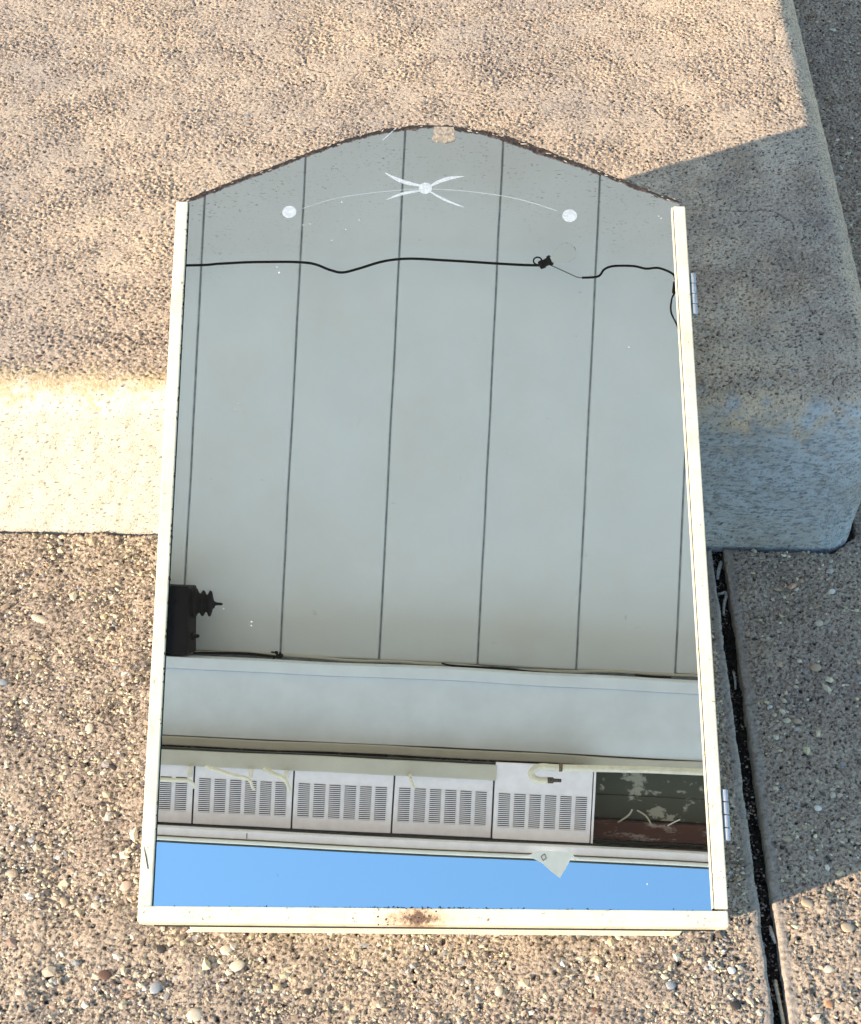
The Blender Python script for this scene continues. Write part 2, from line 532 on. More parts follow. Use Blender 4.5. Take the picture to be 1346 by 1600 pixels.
JX0, JX1 = 0.2487, 0.2595
slab('pavement', None, JX0, (-0.48, JX0, 0.60, 1.175), (-30, None, -0.6, 1.40), 21, edge_hi=True,
     lbl='exposed aggregate concrete slab in front of the step, left of the joint')
slab('pavement', JX1, None, (JX1, 0.60, 0.60, 2.20), (None, 30, -0.6, 40), 41, edge_lo=True,
     lbl='exposed aggregate concrete slab right of the joint and beside the step')
# joint bed
Xj, a0, na = axis(0.240, 0.268, D)
Yj, b0, nb_ = axis(0.55, 1.18, D)
gx, gy = np.meshgrid(Xj, Yj)
sh = gx.shape
bed = -0.0135 + 0.0016 * band(sh, D, 0.005, 0.5, 71) + 0.0018 * low(sh, D, 0.02, 72)
o = grid_mesh('joint_soil', np.stack([gx, gy, bed], -1), MAT_DIRT, {})
tag(o, 'dark soil and grit filling the joint between the slabs', kind='stuff')
o['category'] = 'soil'
o = box('joint_soil', 0.2405, 0.2675, -0.61, 0.55, -0.03, -0.0135, MAT_DIRT)
tag(o, 'dark soil in the joint nearer the camera', 'soil', kind='stuff')

# ------------------------------------------------------------------ the raised step
Xs, i0, ni = axis(-0.52, 0.46, DS, -9, None)
Ys, j0, nj = axis(0.99, 1.90, DS, None, 7)
ga, gb = np.meshgrid(Xs, Ys)
sh = (nj, ni)
b1 = band(sh, DS, 0.0050, 0.75, 101, 1.15, 0.35)
b2 = band(sh, DS, 0.011, 0.4, 102)
b3 = band(sh, DS, 0.0031, 0.30, 107, 1.1, 0.35)
lo_ = low(sh, DS, 0.06, 103)
ruf = np.clip(0.8 + 0.25 * low(sh, DS, 0.05, 104), 0.3, 1.5)
h = ruf * (0.00040 * b1 + 0.00008 * b2 + 0.00036 * b3) + 0.0002 * lo_
pn = band(sh, DS, 0.006, 0.45, 105, 1.3, 0.3)
pm = np.clip((pn - 1.65) / 0.3, 0, 1)
pn2 = band(sh, DS, 0.0042, 0.3, 115, 1.3, 0.3)
pm = np.maximum(pm, 0.8 * np.clip((pn2 - 2.0) / 0.3, 0, 1))
# fine cracks: zero crossings of a smooth field, gated
cr1 = low(sh, DS, 0.055, 106); g1 = low(sh, DS, 0.05, 108)
ck = np.clip(1 - np.abs(cr1) / 0.032, 0, 1) * np.clip((g1 - 0.45) / 0.2, 0, 1)
pm = np.clip(pm + 0.8 * ck, 0, 1)
# short wandering hairline cracks
rc = np.random.default_rng(77)
for _ in range(30):
    fx, fy = rc.uniform(0, sh[1]), rc.uniform(110, sh[0])
    an = rc.normal(0.0, 0.9)
    for st_ in range(int(rc.uniform(15, 110))):
        an += rc.normal(0, 0.17)
        fx += math.cos(an) * 0.8; fy -= math.sin(an) * 0.8
        ix, iy = int(fx), int(fy)
        if 1 < ix < sh[1] - 2 and 1 < iy < sh[0] - 2:
            pm[iy, ix] = max(pm[iy, ix], rc.uniform(0.15, 0.85))
            if rc.random() < 0.12: pm[iy + 1, ix] = 0.7
h = h - 0.0015 * pm
H = field(ga.shape, j0, nj, i0, ni, h); PM = field(ga.shape, j0, nj, i0, ni, pm)
LO = field(ga.shape, j0, nj, i0, ni, low(sh, DS, 0.018, 109)); LO2 = field(ga.shape, j0, nj, i0, ni, b2)
qx = np.maximum(ga - (XR - RO), 0); qy = np.maximum((YF + RO) - gb, 0)
e = np.sqrt(qx * qx + qy * qy) + 1e-12
ux, uy = qx / e, -qy / e
e = np.where(e < 1e-9, 0, e)
s = e - (RO - RR)
q = RR * math.pi / 2
rho = np.where(s < 0, e, np.where(s < q, (RO - RR) + RR * np.sin(np.clip(s, 0, q) / RR), RO))
z = np.where(s < 0, SH, np.where(s < q, SH - RR * (1 - np.cos(np.clip(s, 0, q) / RR)), SH - RR - (s - q)))
nrm_o = np.where(s < 0, 0, np.where(s < q, np.sin(np.clip(s, 0, q) / RR), 1.0))   # outward part of the normal
nrm_z = np.where(s < 0, 1, np.where(s < q, np.cos(np.clip(s, 0, q) / RR), 0.0))
flare = np.where(s > q, np.clip((s - q) / (SH - RR), 0, 1) ** 2 * 0.004, 0)
face = np.clip((s + 0.004) / 0.022, 0, 1)
pmask = np.clip((s - 0.011 + 0.0055 * LO + 0.0045 * LO2) / 0.018, 0, 1)
right = np.clip((ga + 0.02) / 0.1, 0, 1)
pmask = np.where(ga > 0, np.clip((s - 0.006 + 0.014 * LO + 0.005 * LO2) / 0.045, 0, 1), pmask)
warm = np.clip((s + 0.004 + 0.004 * LO + 0.003 * LO2) / 0.008, 0, 1) * (1 - right)
frontness = np.clip(-uy * 1.6 - 0.15, 0, 1)
pmask = pmask * frontness
Hn = H * (1 - 0.80 * np.clip((s - 0.006) / 0.012, 0, 1))
bx = np.minimum(ga, XR - RO); by = np.maximum(gb, YF + RO)
wob = 0.0003 * LO * np.clip(nrm_o, 0, 1)
px = bx + ux * (rho + flare + wob) + ux * nrm_o * Hn
py = by + uy * (rho + flare + wob) + uy * nrm_o * Hn
pz = z + nrm_z * Hn
py = py - 0.0325 * px * np.clip((3 - py), 0, 1)
# ragged foot of the riser
keep = pz > -0.012
thin = PM * np.where(s > 0.012, 0.7, 1.0)
step = grid_mesh('concrete_step', np.stack([px, py, pz], -1), MAT_STEP, {'pit': thin, 'paint': pmask, 'right': right, 'warm': warm * frontness}, keep)
tag(step, 'raised tan concrete step with rounded nosing and pale painted riser', kind='structure')


def step_front(x):
    return YF - 0.0325 * x - 0.004


# ------------------------------------------------------------------ exposed aggregate
def hemi(sub=1, cut=-0.35):
    bm = bmesh.new()
    bmesh.ops.create_icosphere(bm, subdivisions=sub, radius=1)
    bmesh.ops.delete(bm, geom=[v for v in bm.verts if v.co.z < cut], context='VERTS')
    V = np.array([v.co[:] for v in bm.verts]); bm.verts.index_update()
    Fc = np.array([[v.index for v in f.verts] for f in bm.faces])
    bm.free()
    return V, Fc


HV, HF = hemi(1, -0.35)
PAL = np.array([(0.50, 0.42, 0.29), (0.44, 0.345, 0.23), (0.56, 0.48, 0.36), (0.30, 0.22, 0.16), (0.24, 0.23, 0.23),
                (0.10, 0.075, 0.06), (0.05, 0.042, 0.04), (0.66, 0.62, 0.55), (0.45, 0.29, 0.19), (0.36, 0.33, 0.31)])
PP = np.array([.28, .25, .10, .10, .06, .06, .04, .015, .04, .055]); PP = PP / PP.sum()


def scatter(name, XY, size, z, lbl, seed, flat=0.55):
    r = np.random.default_rng(seed)
    n = len(XY)
    a = size * r.uniform(0.8, 1.35, n); b = size * r.uniform(0.65, 1.0, n); c = size * r.uniform(0.3, flat + 0.05, n)
    th = r.uniform(0, 2 * np.pi, n)
    jit = 1 + r.normal(0, 0.2, (n, len(HV)))
    P = HV[None] * jit[..., None]
    x = P[..., 0] * a[:, None]; y = P[..., 1] * b[:, None]; zz = P[..., 2] * c[:, None]
    ct, st = np.cos(th)[:, None], np.sin(th)[:, None]
    V = np.stack([XY[:, 0:1] + x * ct - y * st, XY[:, 1:2] + x * st + y * ct, z + zz], -1).reshape(-1, 3)
    Fq = (HF[None] + (np.arange(n) * len(HV))[:, None, None]).reshape(-1, 3)
    me = bpy.data.meshes.new(name)
    me.vertices.add(len(V)); me.vertices.foreach_set('co', V.astype(np.float32).ravel())
    me.loops.add(Fq.size); me.loops.foreach_set('vertex_index', Fq.astype(np.int32).ravel())
    me.polygons.add(len(Fq)); me.polygons.foreach_set('loop_start', np.arange(0, Fq.size, 3, dtype=np.int32))
    me.polygons.foreach_set('use_smooth', np.zeros(len(Fq), bool))
    me.update(calc_edges=True)
    ci = r.choice(len(PAL), n, p=PP)
    C = PAL[ci] * r.uniform(0.75, 1.2, (n, 1)) * (1 + r.normal(0, 0.03, (n, 3)))
    C4 = np.concatenate([np.clip(C, 0.01, 0.9), np.ones((n, 1))], 1)
    C4 = np.repeat(C4, len(HV), 0)
    at = me.color_attributes.new('Col', 'FLOAT_COLOR', 'POINT')
    at.data.foreach_set('color', C4.astype(np.float32).ravel())
    o = link(name, me, MAT_STONE)
    tag(o, lbl, 'gravel', kind='stuff')
    return o


def sizes(n, r, lo=0.0009, hi=0.0060):
    return np.clip(np.exp(r.normal(math.log(0.00135), 0.42, n)), lo, hi)


r = np.random.default_rng(5)
n = 27000
XY = np.stack([r.uniform(-0.46, JX0 - 0.0085, n), r.uniform(0.61, 1.155, n)], 1)
XY = XY[XY[:, 1] < step_front(XY[:, 0]) - 0.005]
scatter('aggregate', XY, sizes(len(XY), r), 0.0000, 'small cream and brown stones set in the slab left of the joint', 6)
n = 13500
XY = np.stack([r.uniform(JX1 + 0.0095, 0.60, n), r.uniform(0.61, 2.15, n)], 1)
inside = (XY[:, 0] < XR + 0.004) & (XY[:, 1] > step_front(XY[:, 0]) - 0.004)
XY = XY[~inside]
scatter('aggregate', XY, sizes(len(XY), r), 0.0000, 'small grey and brown stones set in the slab right of the joint', 8)
# fine grit in the joint
n = 900
XY = np.stack([r.uniform(JX0 + 0.001, JX1 - 0.001, n), r.uniform(0.60, 1.15, n)], 1)
PPs = PP.copy(); PP = np.array([.03, .03, .02, .12, .2, .25, .25, .02, .03, .05]); PP /= PP.sum()
scatter('joint_grit', XY, sizes(len(XY), r, 0.0005, 0.002) * 0.7, -0.0125, 'dark grit lying in the joint between the two slabs', 9)
PP = PPs

# larger stones one can pick out
PEB = bpy.data.meshes.new('pebble')
bmp = bmesh.new(); bmesh.ops.create_icosphere(bmp, subdivisions=2, radius=1)
for v in bmp.verts: v.co *= 1 + random.gauss(0, 0.05)
bmp.to_mesh(PEB); bmp.free()
PEB.polygons.foreach_set('use_smooth', [True] * len(PEB.polygons))
PEB.materials.append(MAT_STONE)
left_slab = bpy.data.objects['pavement']; right_slab = bpy.data.objects['pavement.001']
COLS = {'cream': (0.55, 0.47, 0.36), 'white': (0.66, 0.62, 0.55), 'grey': (0.26, 0.27, 0.29), 'brown': (0.13, 0.07, 0.05), 'dark': (0.045, 0.036, 0.034),
        'tan': (0.44, 0.33, 0.23), 'pink': (0.52, 0.36, 0.28), 'rust': (0.42, 0.20, 0.10)}
PM_ = {k: stone_mat('pebble_' + k, v) for k, v in COLS.items()}


def pebble(x, y, z, a, b, ang, c, parent, hz=0.3):
    me = PEB.copy(); me.materials.clear(); me.materials.append(PM_[c])
    o = bpy.data.objects.new('pebble', me); col.objects.link(o)
    o.parent = parent
    o.location = (x, y, z); o.rotation_euler = (random.uniform(-.1, .1), random.uniform(-.1, .1), R(ang)); o.scale = (a * .88, b * .88, min(a, b) * hz)
    return o


for x, y, a, b, ang, c, sl in [
        (-.1703, .681, .0072, .0062, 20, 'cream', 0), (-.2009, .7031, .0062, .0052, 70, 'grey', 0), (-.2395, .7136, .0060, .0045, 10, 'brown', 0),
        (-.1426, .721, .0068, .0050, 25, 'cream', 0), (-.2322, .7893, .0055, .0046, 60, 'pink', 0), (-.1516, .7343, .0056, .0048, 10, 'cream', 0),
        (-.3342, 1.0536, .0105, .0045, -28, 'cream', 0), (-.278, .9377, .0065, .0042, 95, 'cream', 0), (-.2543, .9939, .0048, .0028, 5, 'white', 0),
        (-.3559, .9838, .0060, .0055, 0, 'grey', 0), (-.2716, 1.0429, .0032, .0026, 10, 'dark', 0), (-.2917, .737, .0056, .0045, 30, 'tan', 0),
        (-.2531, .7725, .0042, .0036, 30, 'cream', 0), (-.2777, .7753, .0050, .0034, 120, 'tan', 0), (.2218, .6887, .0046, .0044, 0, 'dark', 0),
        (.222, .7173, .0036, .0036, 0, 'white', 0), (-.27, .83, .0036, .0026, 40, 'dark', 0), (-.305, .86, .0042, .003, 140, 'dark', 0),
        (-.255, .90, .0046, .0028, -25, 'dark', 0), (-.04, .69, .005, .004, 50, 'tan', 0), (.05, .70, .0045, .0036, 80, 'cream', 0),
        (.12, .685, .0042, .0034, 20, 'brown', 0), (-.09, .70, .0034, .003, 0, 'dark', 0), (-.20, .735, .0044, .004, 0, 'dark', 0),
        (.176, .705, .0044, .004, 0, 'grey', 0), (-.32, .80, .0050, .0042, 0, 'tan', 0), (-.30, .70, .0048, .0036, 0, 'cream', 0),
        (.3127, .7532, .0058, .005, 0, 'tan', 1), (.3479, 1.0846, .0040, .003, 40, 'white', 1), (.3226, 1.0007, .0055, .0050, 10, 'tan', 1),
        (.3319, 1.0486, .0052, .0036, 30, 'cream', 1), (.2934, .7183, .0046, .0038, 0, 'cream', 1), (.2853, .7741, .0060, .0042, -25, 'tan', 1),
        (.2752, 1.031, .0030, .0024, 0, 'dark', 1), (.33, .90, .0042, .0034, 60, 'grey', 1), (.30, .945, .004, .003, 0, 'tan', 1),
        (.345, .86, .0048, .0036, 20, 'grey', 1), (.305, .86, .0036, .003, 0, 'white', 1), (.29, .69, .0038, .003, 20, 'rust', 1)]:
    pebble(x, y, 0.0006, a, b, ang, c, right_slab if sl else left_slab)
for x, y, z, a, b, ang, c in [
        (-.3329, 1.2057, .165, .0031, .0031, 0, 'brown'), (-.3220, 1.1985, .165, .0022, .0016, 10, 'dark'), (-.3010, 1.1925, .1645, .0046, .0028, 30, 'rust'),
        (-.2660, 1.1790, .1610, .0042, .0052, 0, 'rust'), (-.3200, 1.1830, .1625, .0042, .0024, 100, 'rust'), (-.30, 1.176, .160, .0028, .0022, 40, 'brown'),
        (.2824, 1.1610, .1585, .0098, .0044, 4, 'tan'), (.2607, 1.1680, .1615, .0032, .0028, 0, 'dark'), (.3120, 1.156, .1585, .0040, .0026, 10, 'rust'),
        (.3056, 1.1914, .165, .0030, .0022, 0, 'grey'), (-.1788, 1.5519, .165, .0040, .0026, 30, 'grey'), (.2681, 1.1700, .1620, .004, .0034, 0, 'cream'),
        (-.235, 1.19, .164, .0040, .0026, 150, 'tan')]:
    pebble(x, y, z - .0004, a, b, ang, c, step)

# ------------------------------------------------------------------ bits of root and straw in the joint
def scrap(name, pts, r, m, lbl, cat):
    o = tube(name, pts, r, m, None, 6, 5)
    return tag(o, lbl, cat)


def taper(r0):
    return lambda t: r0 * (0.35 + 0.65 * math.sin(math.pi * (0.12 + 0.76 * t)))


scrap('root_scrap', [(.2520, 1.106, -.008), (.2535, 1.114, -.006), (.2560, 1.1215, -.0055), (.2570, 1.126, -.007)], taper(.0019), MAT_TWIG_W,
      'white curled root scrap in the joint right under the step riser', 'debris')
scrap('root_scrap', [(.2505, 1.0885, -.007), (.2535, 1.0875, -.0055), (.2565, 1.0885, -.005), (.2570, 1.084, -.005), (.2548, 1.077, -.0055), (.2535, 1.070, -.006), (.2530, 1.064, -.007)],
      taper(.0015), MAT_TWIG_W, 'white hooked root scrap in the joint a little below the riser', 'debris')
scrap('root_scrap', [(.2545, 1.003, -.008), (.2552, .994, -.0075), (.2548, .985, -.009)], taper(.0011), MAT_TWIG_W,
      'tiny pale sliver in the joint halfway along the cabinet', 'debris')
scrap('root_scrap', [(.2562, .7590, -.0075), (.2566, .7520, -.006), (.2585, .7440, -.007)], taper(.0015), MAT_TWIG_W,
      'short pale curved scrap in the joint beside the cabinet foot', 'debris')
scrap('straw', [(.2548, .7135, -.008), (.2543, .7080, -.006), (.2548, .70, -.006), (.2558, .68, -.0055), (.2568, .655, -.006), (.2572, .63, -.007)], lambda t: .0015, MAT_STRAW,
      'long dry straw stalk lying in the joint at the bottom edge', 'straw')

# ------------------------------------------------------------------ the medicine cabinet
o0 = Vector((0.0022234, 0.7000559, 0.0935))
xm = Vector((0.9999632, -0.00627446, -0.00585103)); ym = Vector((0.00794324, 0.93480362, 0.35507617)); nm = Vector((0.00324165, -0.35510958, 0.93481906))
MC = Matrix(((xm.x, ym.x, nm.x, o0.x), (xm.y, ym.y, nm.y, o0.y), (xm.z, ym.z, nm.z, o0.z), (0, 0, 0, 1)))
cab = empty('medicine_cabinet', mat=MC)
tag(cab, 'old cream medicine cabinet with arched mirror door leaning back on the concrete step', 'medicine cabinet')


def S(x, y, z):
    return (x - 0.0109 * y, y, z)


# box behind the door
bm = bmesh.new()
add_box(bm, -.180, .182, .0112, .572, -.1045, -.0125, S, .0015)
from_bm('cabinet_body', bm, MAT_BODY, cab)
box('seam_shade_strip', -.196, .197, -.0009, .570, -.0122, -.0113, MAT_DARKGAP, cab, S)  # dark strip added for the shade in the seam behind the bottom rail
# bent tab at the lower right of the body
bm = bmesh.new()
add_box(bm, .168, .1815, .0085, .0104, -.085, -.030, S, .0004)
t_ = from_bm('bent_tab', bm, MAT_BODY, cab)
# door slab (black backing seen in the gaps)
door = box('door', -.2030, .2026, .0060, .578, -.0115, -.0052, MAT_BODY, cab, S)
box('gap_lining', -.1985, .1978, .0095, .581, -.0050, -.0042, MAT_DARKGAP, door, S)


def rail(name, x0, x1, y0, y1, z0, z1):
    bm = bmesh.new()
    # cut along its length so the rail can waver like hand-bent sheet metal
    if (y1 - y0) > (x1 - x0):
        n = 28
        ys = np.linspace(y0, y1, n + 1)
        for k in range(1):
            add_box(bm, x0, x1, y0, y1, z0, z1, None, .0011)
        bmesh.ops.bisect_plane  # keep simple
    else:
        add_box(bm, x0, x1, y0, y1, z0, z1, None, .0011)
    for v in bm.verts: v.co = Vector(S(*v.co))
    return from_bm(name, bm, MAT_CREAM, door)


rail('side_rail', -.2062, -.1967, .0004, .5795, -.0120, 0)
rail('side_rail', .1962, .2056, .0126, .5790, -.0180, 0)
# thin inner lip of the right rail
box('inner_lip', .1946, .1955, .0130, .5780, -.0038, -.0006, MAT_CREAM, door, S)
rail('bottom_rail', -.2045, .2052, -.0002, .0112, -.0105, .0008)

# arched mirror glass
arch = [(-.2030, .5812), (-.2015, .582), (-.1776, .5929), (-.1453, .6077), (-.118, .6202), (-.103, .6272), (-.0754, .6398), (-.0493, .6487), (-.023, .6548), (-.0045, .6562), (.014, .6555), (.035, .6527),
        (.0639, .6455), (.0816, .6389), (.1106, .6257), (.1394, .6122), (.1676, .5995), (.1875, .5912), (.2002, .5860), (.2020, .5850)]
ax = np.array([p[0] for p in arch]); ay = np.array([p[1] for p in arch])
xs = np.linspace(-.2025, .2015, 203)
top = np.interp(xs, ax, ay)
k = np.ones(9) / 9
top = np.convolve(np.pad(top, 4, mode='reflect', reflect_type='odd'), k, 'valid')
top = np.convolve(np.pad(top, 4, mode='reflect', reflect_type='odd'), k, 'valid')
rr_ = np.random.default_rng(3)
top = top + np.convolve(rr_.normal(0, .0006, len(xs)), np.ones(3) / 3, 'same')
bm = bmesh.new()
uvl = bm.loops.layers.uv.new('UVMap')
dep = [0, .002, .004, .007, .011, .016, .024, .04, .07, .1]
rows = []


def gx_(x, y):   # glass is full width above the rails, tucked between them below
    if y < .5795: return max(-.1958, min(.1948, x))
    return x


for z in (-.0030, -.0042):
    rows.append([])
    for d_ in dep:
        rows[-1].append([bm.verts.new(S(gx_(x, t - d_), t - d_, z)) for x, t in zip(xs, top)])
# lower rows
for zi, z in enumerate((-.0030, -.0042)):
    for yy in (.47, .35, .23, .12, .0115):
        rows[zi].append([bm.verts.new(S(gx_(x, yy), yy, z)) for x in xs])
dval = dep + [.2, .3, .4, .5, .6]
for zi in (0, 1):
    Rw = rows[zi]
    for i in range(len(Rw) - 1):
        for j in range(len(xs) - 1):
            vs = [Rw[i][j], Rw[i + 1][j], Rw[i + 1][j + 1], Rw[i][j + 1]]
            if zi: vs = vs[::-1]
            try: f = bm.faces.new(vs)
            except ValueError: continue
            dd = [dval[i], dval[i + 1], dval[i + 1], dval[i]]
            xx = [xs[j], xs[j], xs[j + 1], xs[j + 1]]
            if zi: dd = dd[::-1]; xx = xx[::-1]
            for l, a, b in zip(f.loops, xx, dd): l[uvl].uv = (a, b)
for j in range(len(xs) - 1):
    f = bm.faces.new((rows[0][0][j + 1], rows[1][0][j + 1], rows[1][0][j], rows[0][0][j]))
    for l in f.loops: l[uvl].uv = (0, 0)
me = bpy.data.meshes.new('mirror'); bm.to_mesh(me); bm.free()
mir = link('mirror', me, MAT_MIRROR, door)

# thin hardboard behind the arch, brown where it peeks out
MAT_BACK = plain('brown_hardboard', (0.022, 0.013, 0.010), 0.9, var=0.3, scale=300, bump=0.8)
pts = [(x, t + 0.0003 + 0.0005 * math.sin(x * 90)) for x, t in zip(xs[::3], top[::3])] + [(.2015, .575), (-.2025, .575)]
poly_prism('backing_board', pts, -.0080, -.0043, MAT_BACK, door, S)

# wheel-cut ornament: three dots, four petals, one thin arc
ZE = -.0029


def disc(x, y, r_, name='etched_dot'):
    return poly_prism(name, [(x + r_ * math.cos(a * math.pi / 16), y + r_ * math.sin(a * math.pi / 16)) for a in range(32)], ZE, ZE + .00015, MAT_ETCH, mir)


disc(-.121, .5721, .0057); disc(.1059, .5708, .0059)
disc(-.0111, .5954, .0054)


def petal(p0, p1, bulge, w):
    p0 = Vector((*p0, 0)); p1 = Vector((*p1, 0))
    d = p1 - p0; nn = Vector((-d.y, d.x, 0)).normalized()
    A, B = [], []
    for i in range(17):
        t = i / 16
        c = p0 + d * t + nn * bulge * math.sin(math.pi * t)
        ww = w * (math.sin(math.pi * min(t * 0.86 + 0.02, 1)) ** 0.8)
        A.append((c + nn * ww).xy[:]); B.append((c - nn * ww).xy[:])
    return poly_prism('etched_petal', A + B[::-1], ZE, ZE + .0001, MAT_ETCH, mir)


petal((-.0445, .6100), (-.0135, .5975), -.0022, .0017)
petal((.0205, .6070), (-.0080, .5970), -.0022, .0017)
petal((-.0428, .5840), (-.0140, .5930), .0018, .0013)
petal((.0202, .5780), (-.0080, .5928), .0012, .0010)
arcp = [(-.1105, .5754), (-.0880, .5838), (-.0655, .5890), (-.0400, .5925), (-.0165, .5948), (-.0050, .5948), (.0200, .5932), (.0486, .5894), (.0720, .5838), (.0951, .5755)]
sp = smooth_path([(x, y, 0) for x, y in arcp], 6)
A = [(p.x, p.y + .00018) for p in sp]; B = [(p.x, p.y - .00018) for p in sp]
poly_prism('etched_arc', A + B[::-1], ZE - .00005, ZE + .00004, MAT_ETCH, mir)
# tape residue at the crown
pts = [(-.0045, .6545), (.0118, .6540), (.0125, .6500), (.0118, .6465), (.0138, .6440), (.0120, .6405), (.0085, .6395), (.0050, .6385), (.0010, .6398), (-.0020, .6392), (-.0055, .6415), (-.0060, .6445), (-.0042, .6470), (-.0050, .6510)]
poly_prism('tape_residue', pts, ZE, ZE + .0004, MAT_TAPE, mir)
# a scratch near the crown and stray paint spots
poly_prism('scratch', [(-.0470, .6410), (-.0462, .6408), (-.0355, .6525), (-.0362, .6530)], ZE, ZE + .00005, MAT_ETCH, mir)
bm = bmesh.new()
rs = random.Random(4)
spots_ = [(-.0725, .5815, .0011), (-.0690, .5560, .001), (-.0800, .5460, .001), (-.1035, .5600, .0009), (-.1235, .5210, .0010), (-.1215, .5160, .0016), (-.1165, .5430, .0006), (-.0980, .5610, .0009),
          (-.058, .565, .0009), (.155, .452, .0011), (.186, .569, .0012), (.184, .571, .0010), (-.134, .222, .0012), (-.134, .219, .0010), (.150, .030, .0011), (-.155, .232, .0007), (.06, .36, .0006), (-.15, .40, .0008), (-.152, .395, .0006),
          (-.186, .593, .0016), (-.182, .592, .0013)] + [(rs.uniform(-.18, .18), rs.uniform(.05, .56), rs.uniform(.00015, .00032)) for _ in range(24)]
for x, y, r_ in spots_:
    r_ *= 0.62
    vs = [bm.verts.new(S(x + r_ * math.cos(a) * rs.uniform(.6, 1.1), y + r_ * 1.2 * math.sin(a) * rs.uniform(.6, 1.1), ZE + .0001)) for a in [i * math.pi / 4 for i in range(8)]]
    bm.faces.new(vs)
o = from_bm('paint_spots', bm, MAT_SPECK, mir); o['kind'] = 'stuff'
# dirt crumbs along the glass at the foot and black nicks along the left gap
bm = bmesh.new()
for i in range(150):
    x = rs.gauss(-.01, .035) if i < 110 else rs.uniform(-.19, .19)
    y = .0113 + abs(rs.gauss(0, .0006)); r_ = rs.uniform(.0002, .0005)
    c = Vector(S(x, y, -.0029))
    mt = Matrix.Translation(c) @ Matrix.Rotation(rs.uniform(0, 3), 4, 'Z') @ Matrix.Diagonal((r_ * 2.4, r_, r_ * .3, 1))
    bmesh.ops.create_icosphere(bm, subdivisions=1, radius=1, matrix=mt)
for i in range(60):
    y = rs.uniform(.02, .57)
    mt = Matrix.Translation(Vector(S(-.1966 + rs.gauss(0, .0002), y, -.0004))) @ Matrix.Diagonal((rs.uniform(.0003, .0006), rs.uniform(.0004, .002), .0004, 1))
    bmesh.ops.create_icosphere(bm, subdivisions=1, radius=1, matrix=mt)
o = from_bm('grime', bm, MAT_DIRT, mir); o['kind'] = 'stuff'
# flaking edge of the glass along the arch
MAT_FLAKE = plain('pale_edge_chip', (0.40, 0.34, 0.27), 0.8, var=0.25, scale=500)
for nm2, n2_, m2_ in (('edge_grime', 420, MAT_DARKGAP), ('edge_chips', 46, MAT_FLAKE)):
    bm = bmesh.new()
    for i in range(n2_):
        x = rs.uniform(-.200, .200)
        y = float(np.interp(x, xs, top)) - abs(rs.gauss(0, .0012 + .0007 * (x > 0))) + .0003
        sl_ = math.atan2(float(np.interp(x + .004, xs, top)) - float(np.interp(x - .004, xs, top)), .008)
        r_ = rs.uniform(.0004, .0012)
        mt = Matrix.Translation(Vector(S(x, y, -.0029))) @ Matrix.Rotation(sl_ + rs.gauss(0, .2), 4, 'Z') @ Matrix.Diagonal((r_ * rs.uniform(1.5, 3.4), r_ * .6, .0002, 1))
        bmesh.ops.create_icosphere(bm, subdivisions=1, radius=1, matrix=mt)
    o = from_bm(nm2, bm, m2_, mir); o['kind'] = 'stuff'
# rust blisters on the bottom rail
MAT_RUST = plain('rust_scab', (0.11, 0.05, 0.028), 0.9, var=0.35, scale=500, bump=1.0, bscale=900)
bm = bmesh.new()
for i in range(26):
    g = rs.random()
    if g < .35: x, y = rs.gauss(-.0335, .0035), rs.gauss(.0020, .0016)
    elif g < .85: x, y = rs.gauss(-.012, .0055), rs.gauss(.0050, .0022)
    else: x, y = rs.gauss(-.02, .012), .0108
    y = max(-.001, min(.0108, y)); r_ = rs.uniform(.0003, .0008)
    mt = Matrix.Translation(Vector(S(x, y, .0007))) @ Matrix.Rotation(rs.uniform(0, 3), 4, 'Z') @ Matrix.Diagonal((r_ * 1.5, r_, .0003, 1))
    bmesh.ops.create_icosphere(bm, subdivisions=1, radius=1, matrix=mt)
o = from_bm('rust', bm, MAT_RUST, bpy.data.objects['bottom_rail']); o['kind'] = 'stuff'
# a black nick on the left rail low down
poly_prism('scratch', [(-.2045, .0530), (-.2040, .0515), (-.2022, .0460), (-.2003, .0370), (-.2009, .0370), (-.2030, .0465)], .0001, .0003, MAT_DARKGAP, bpy.data.objects['side_rail'], S)
# hinges on the right edge
for y0, y1 in ((.4815, .5185), (.0610, .0985)):
    hg = box('hinge', .2057, .2072, y0 + .001, y1 - .001, -.0130, -.0040, MAT_ZINC, cab, S)
    L = (y1 - y0) / 4
    for k_ in range(4):
        bm = bmesh.new()
        q_ = Vector(S(.2084, y0 + k_ * L + .0003, -.0035))
        lathe_bm(bm, [(0, .0022), (.0003, .0026), (L - .0009, .0026), (L - .0006, .0022)], q_, (-.0109, 1, 0), 14)
        from_bm('knuckle', bm, MAT_ZINC, hg, False)

# ------------------------------------------------------------------ porch roof overhead (seen in the mirror)
RZ = R(-2.7)
roof = empty('porch_roof', rz=RZ)
tag(roof, 'porch roof overhead with grey grooved ceiling and white vented soffit, reflected in the mirror', 'porch roof')
WX = 3.2
rb = random.Random(9)
groove0 = -.3290
gpos = [groove0 + .2035 * k_ for k_ in range(-14, 18)]
bmb = bmesh.new()
for k_ in range(len(gpos) - 1):
    yo = .7445 + rb.uniform(-.002, .002)
    bm = bmesh.new()
    add_box(bm, gpos[k_] + .0018, gpos[k_ + 1] - .0018, yo, 3.6, 2.700 + rb.uniform(-.0006, .0006), 2.712, None, .0042)
    from_bm('ceiling_board', bm, MAT_CEIL, roof)
MAT_GROOVE = plain('grey_groove', (0.34, 0.37, 0.40), 0.8, var=0.2, scale=40)
box('ceiling_backing', gpos[0], gpos[-1], .70, 3.6, 2.7045, 2.74, MAT_GROOVE, roof)
box('roof_deck', -WX, WX + .2, .384, 3.7, 2.80, 2.84, MAT_BROWN, roof)
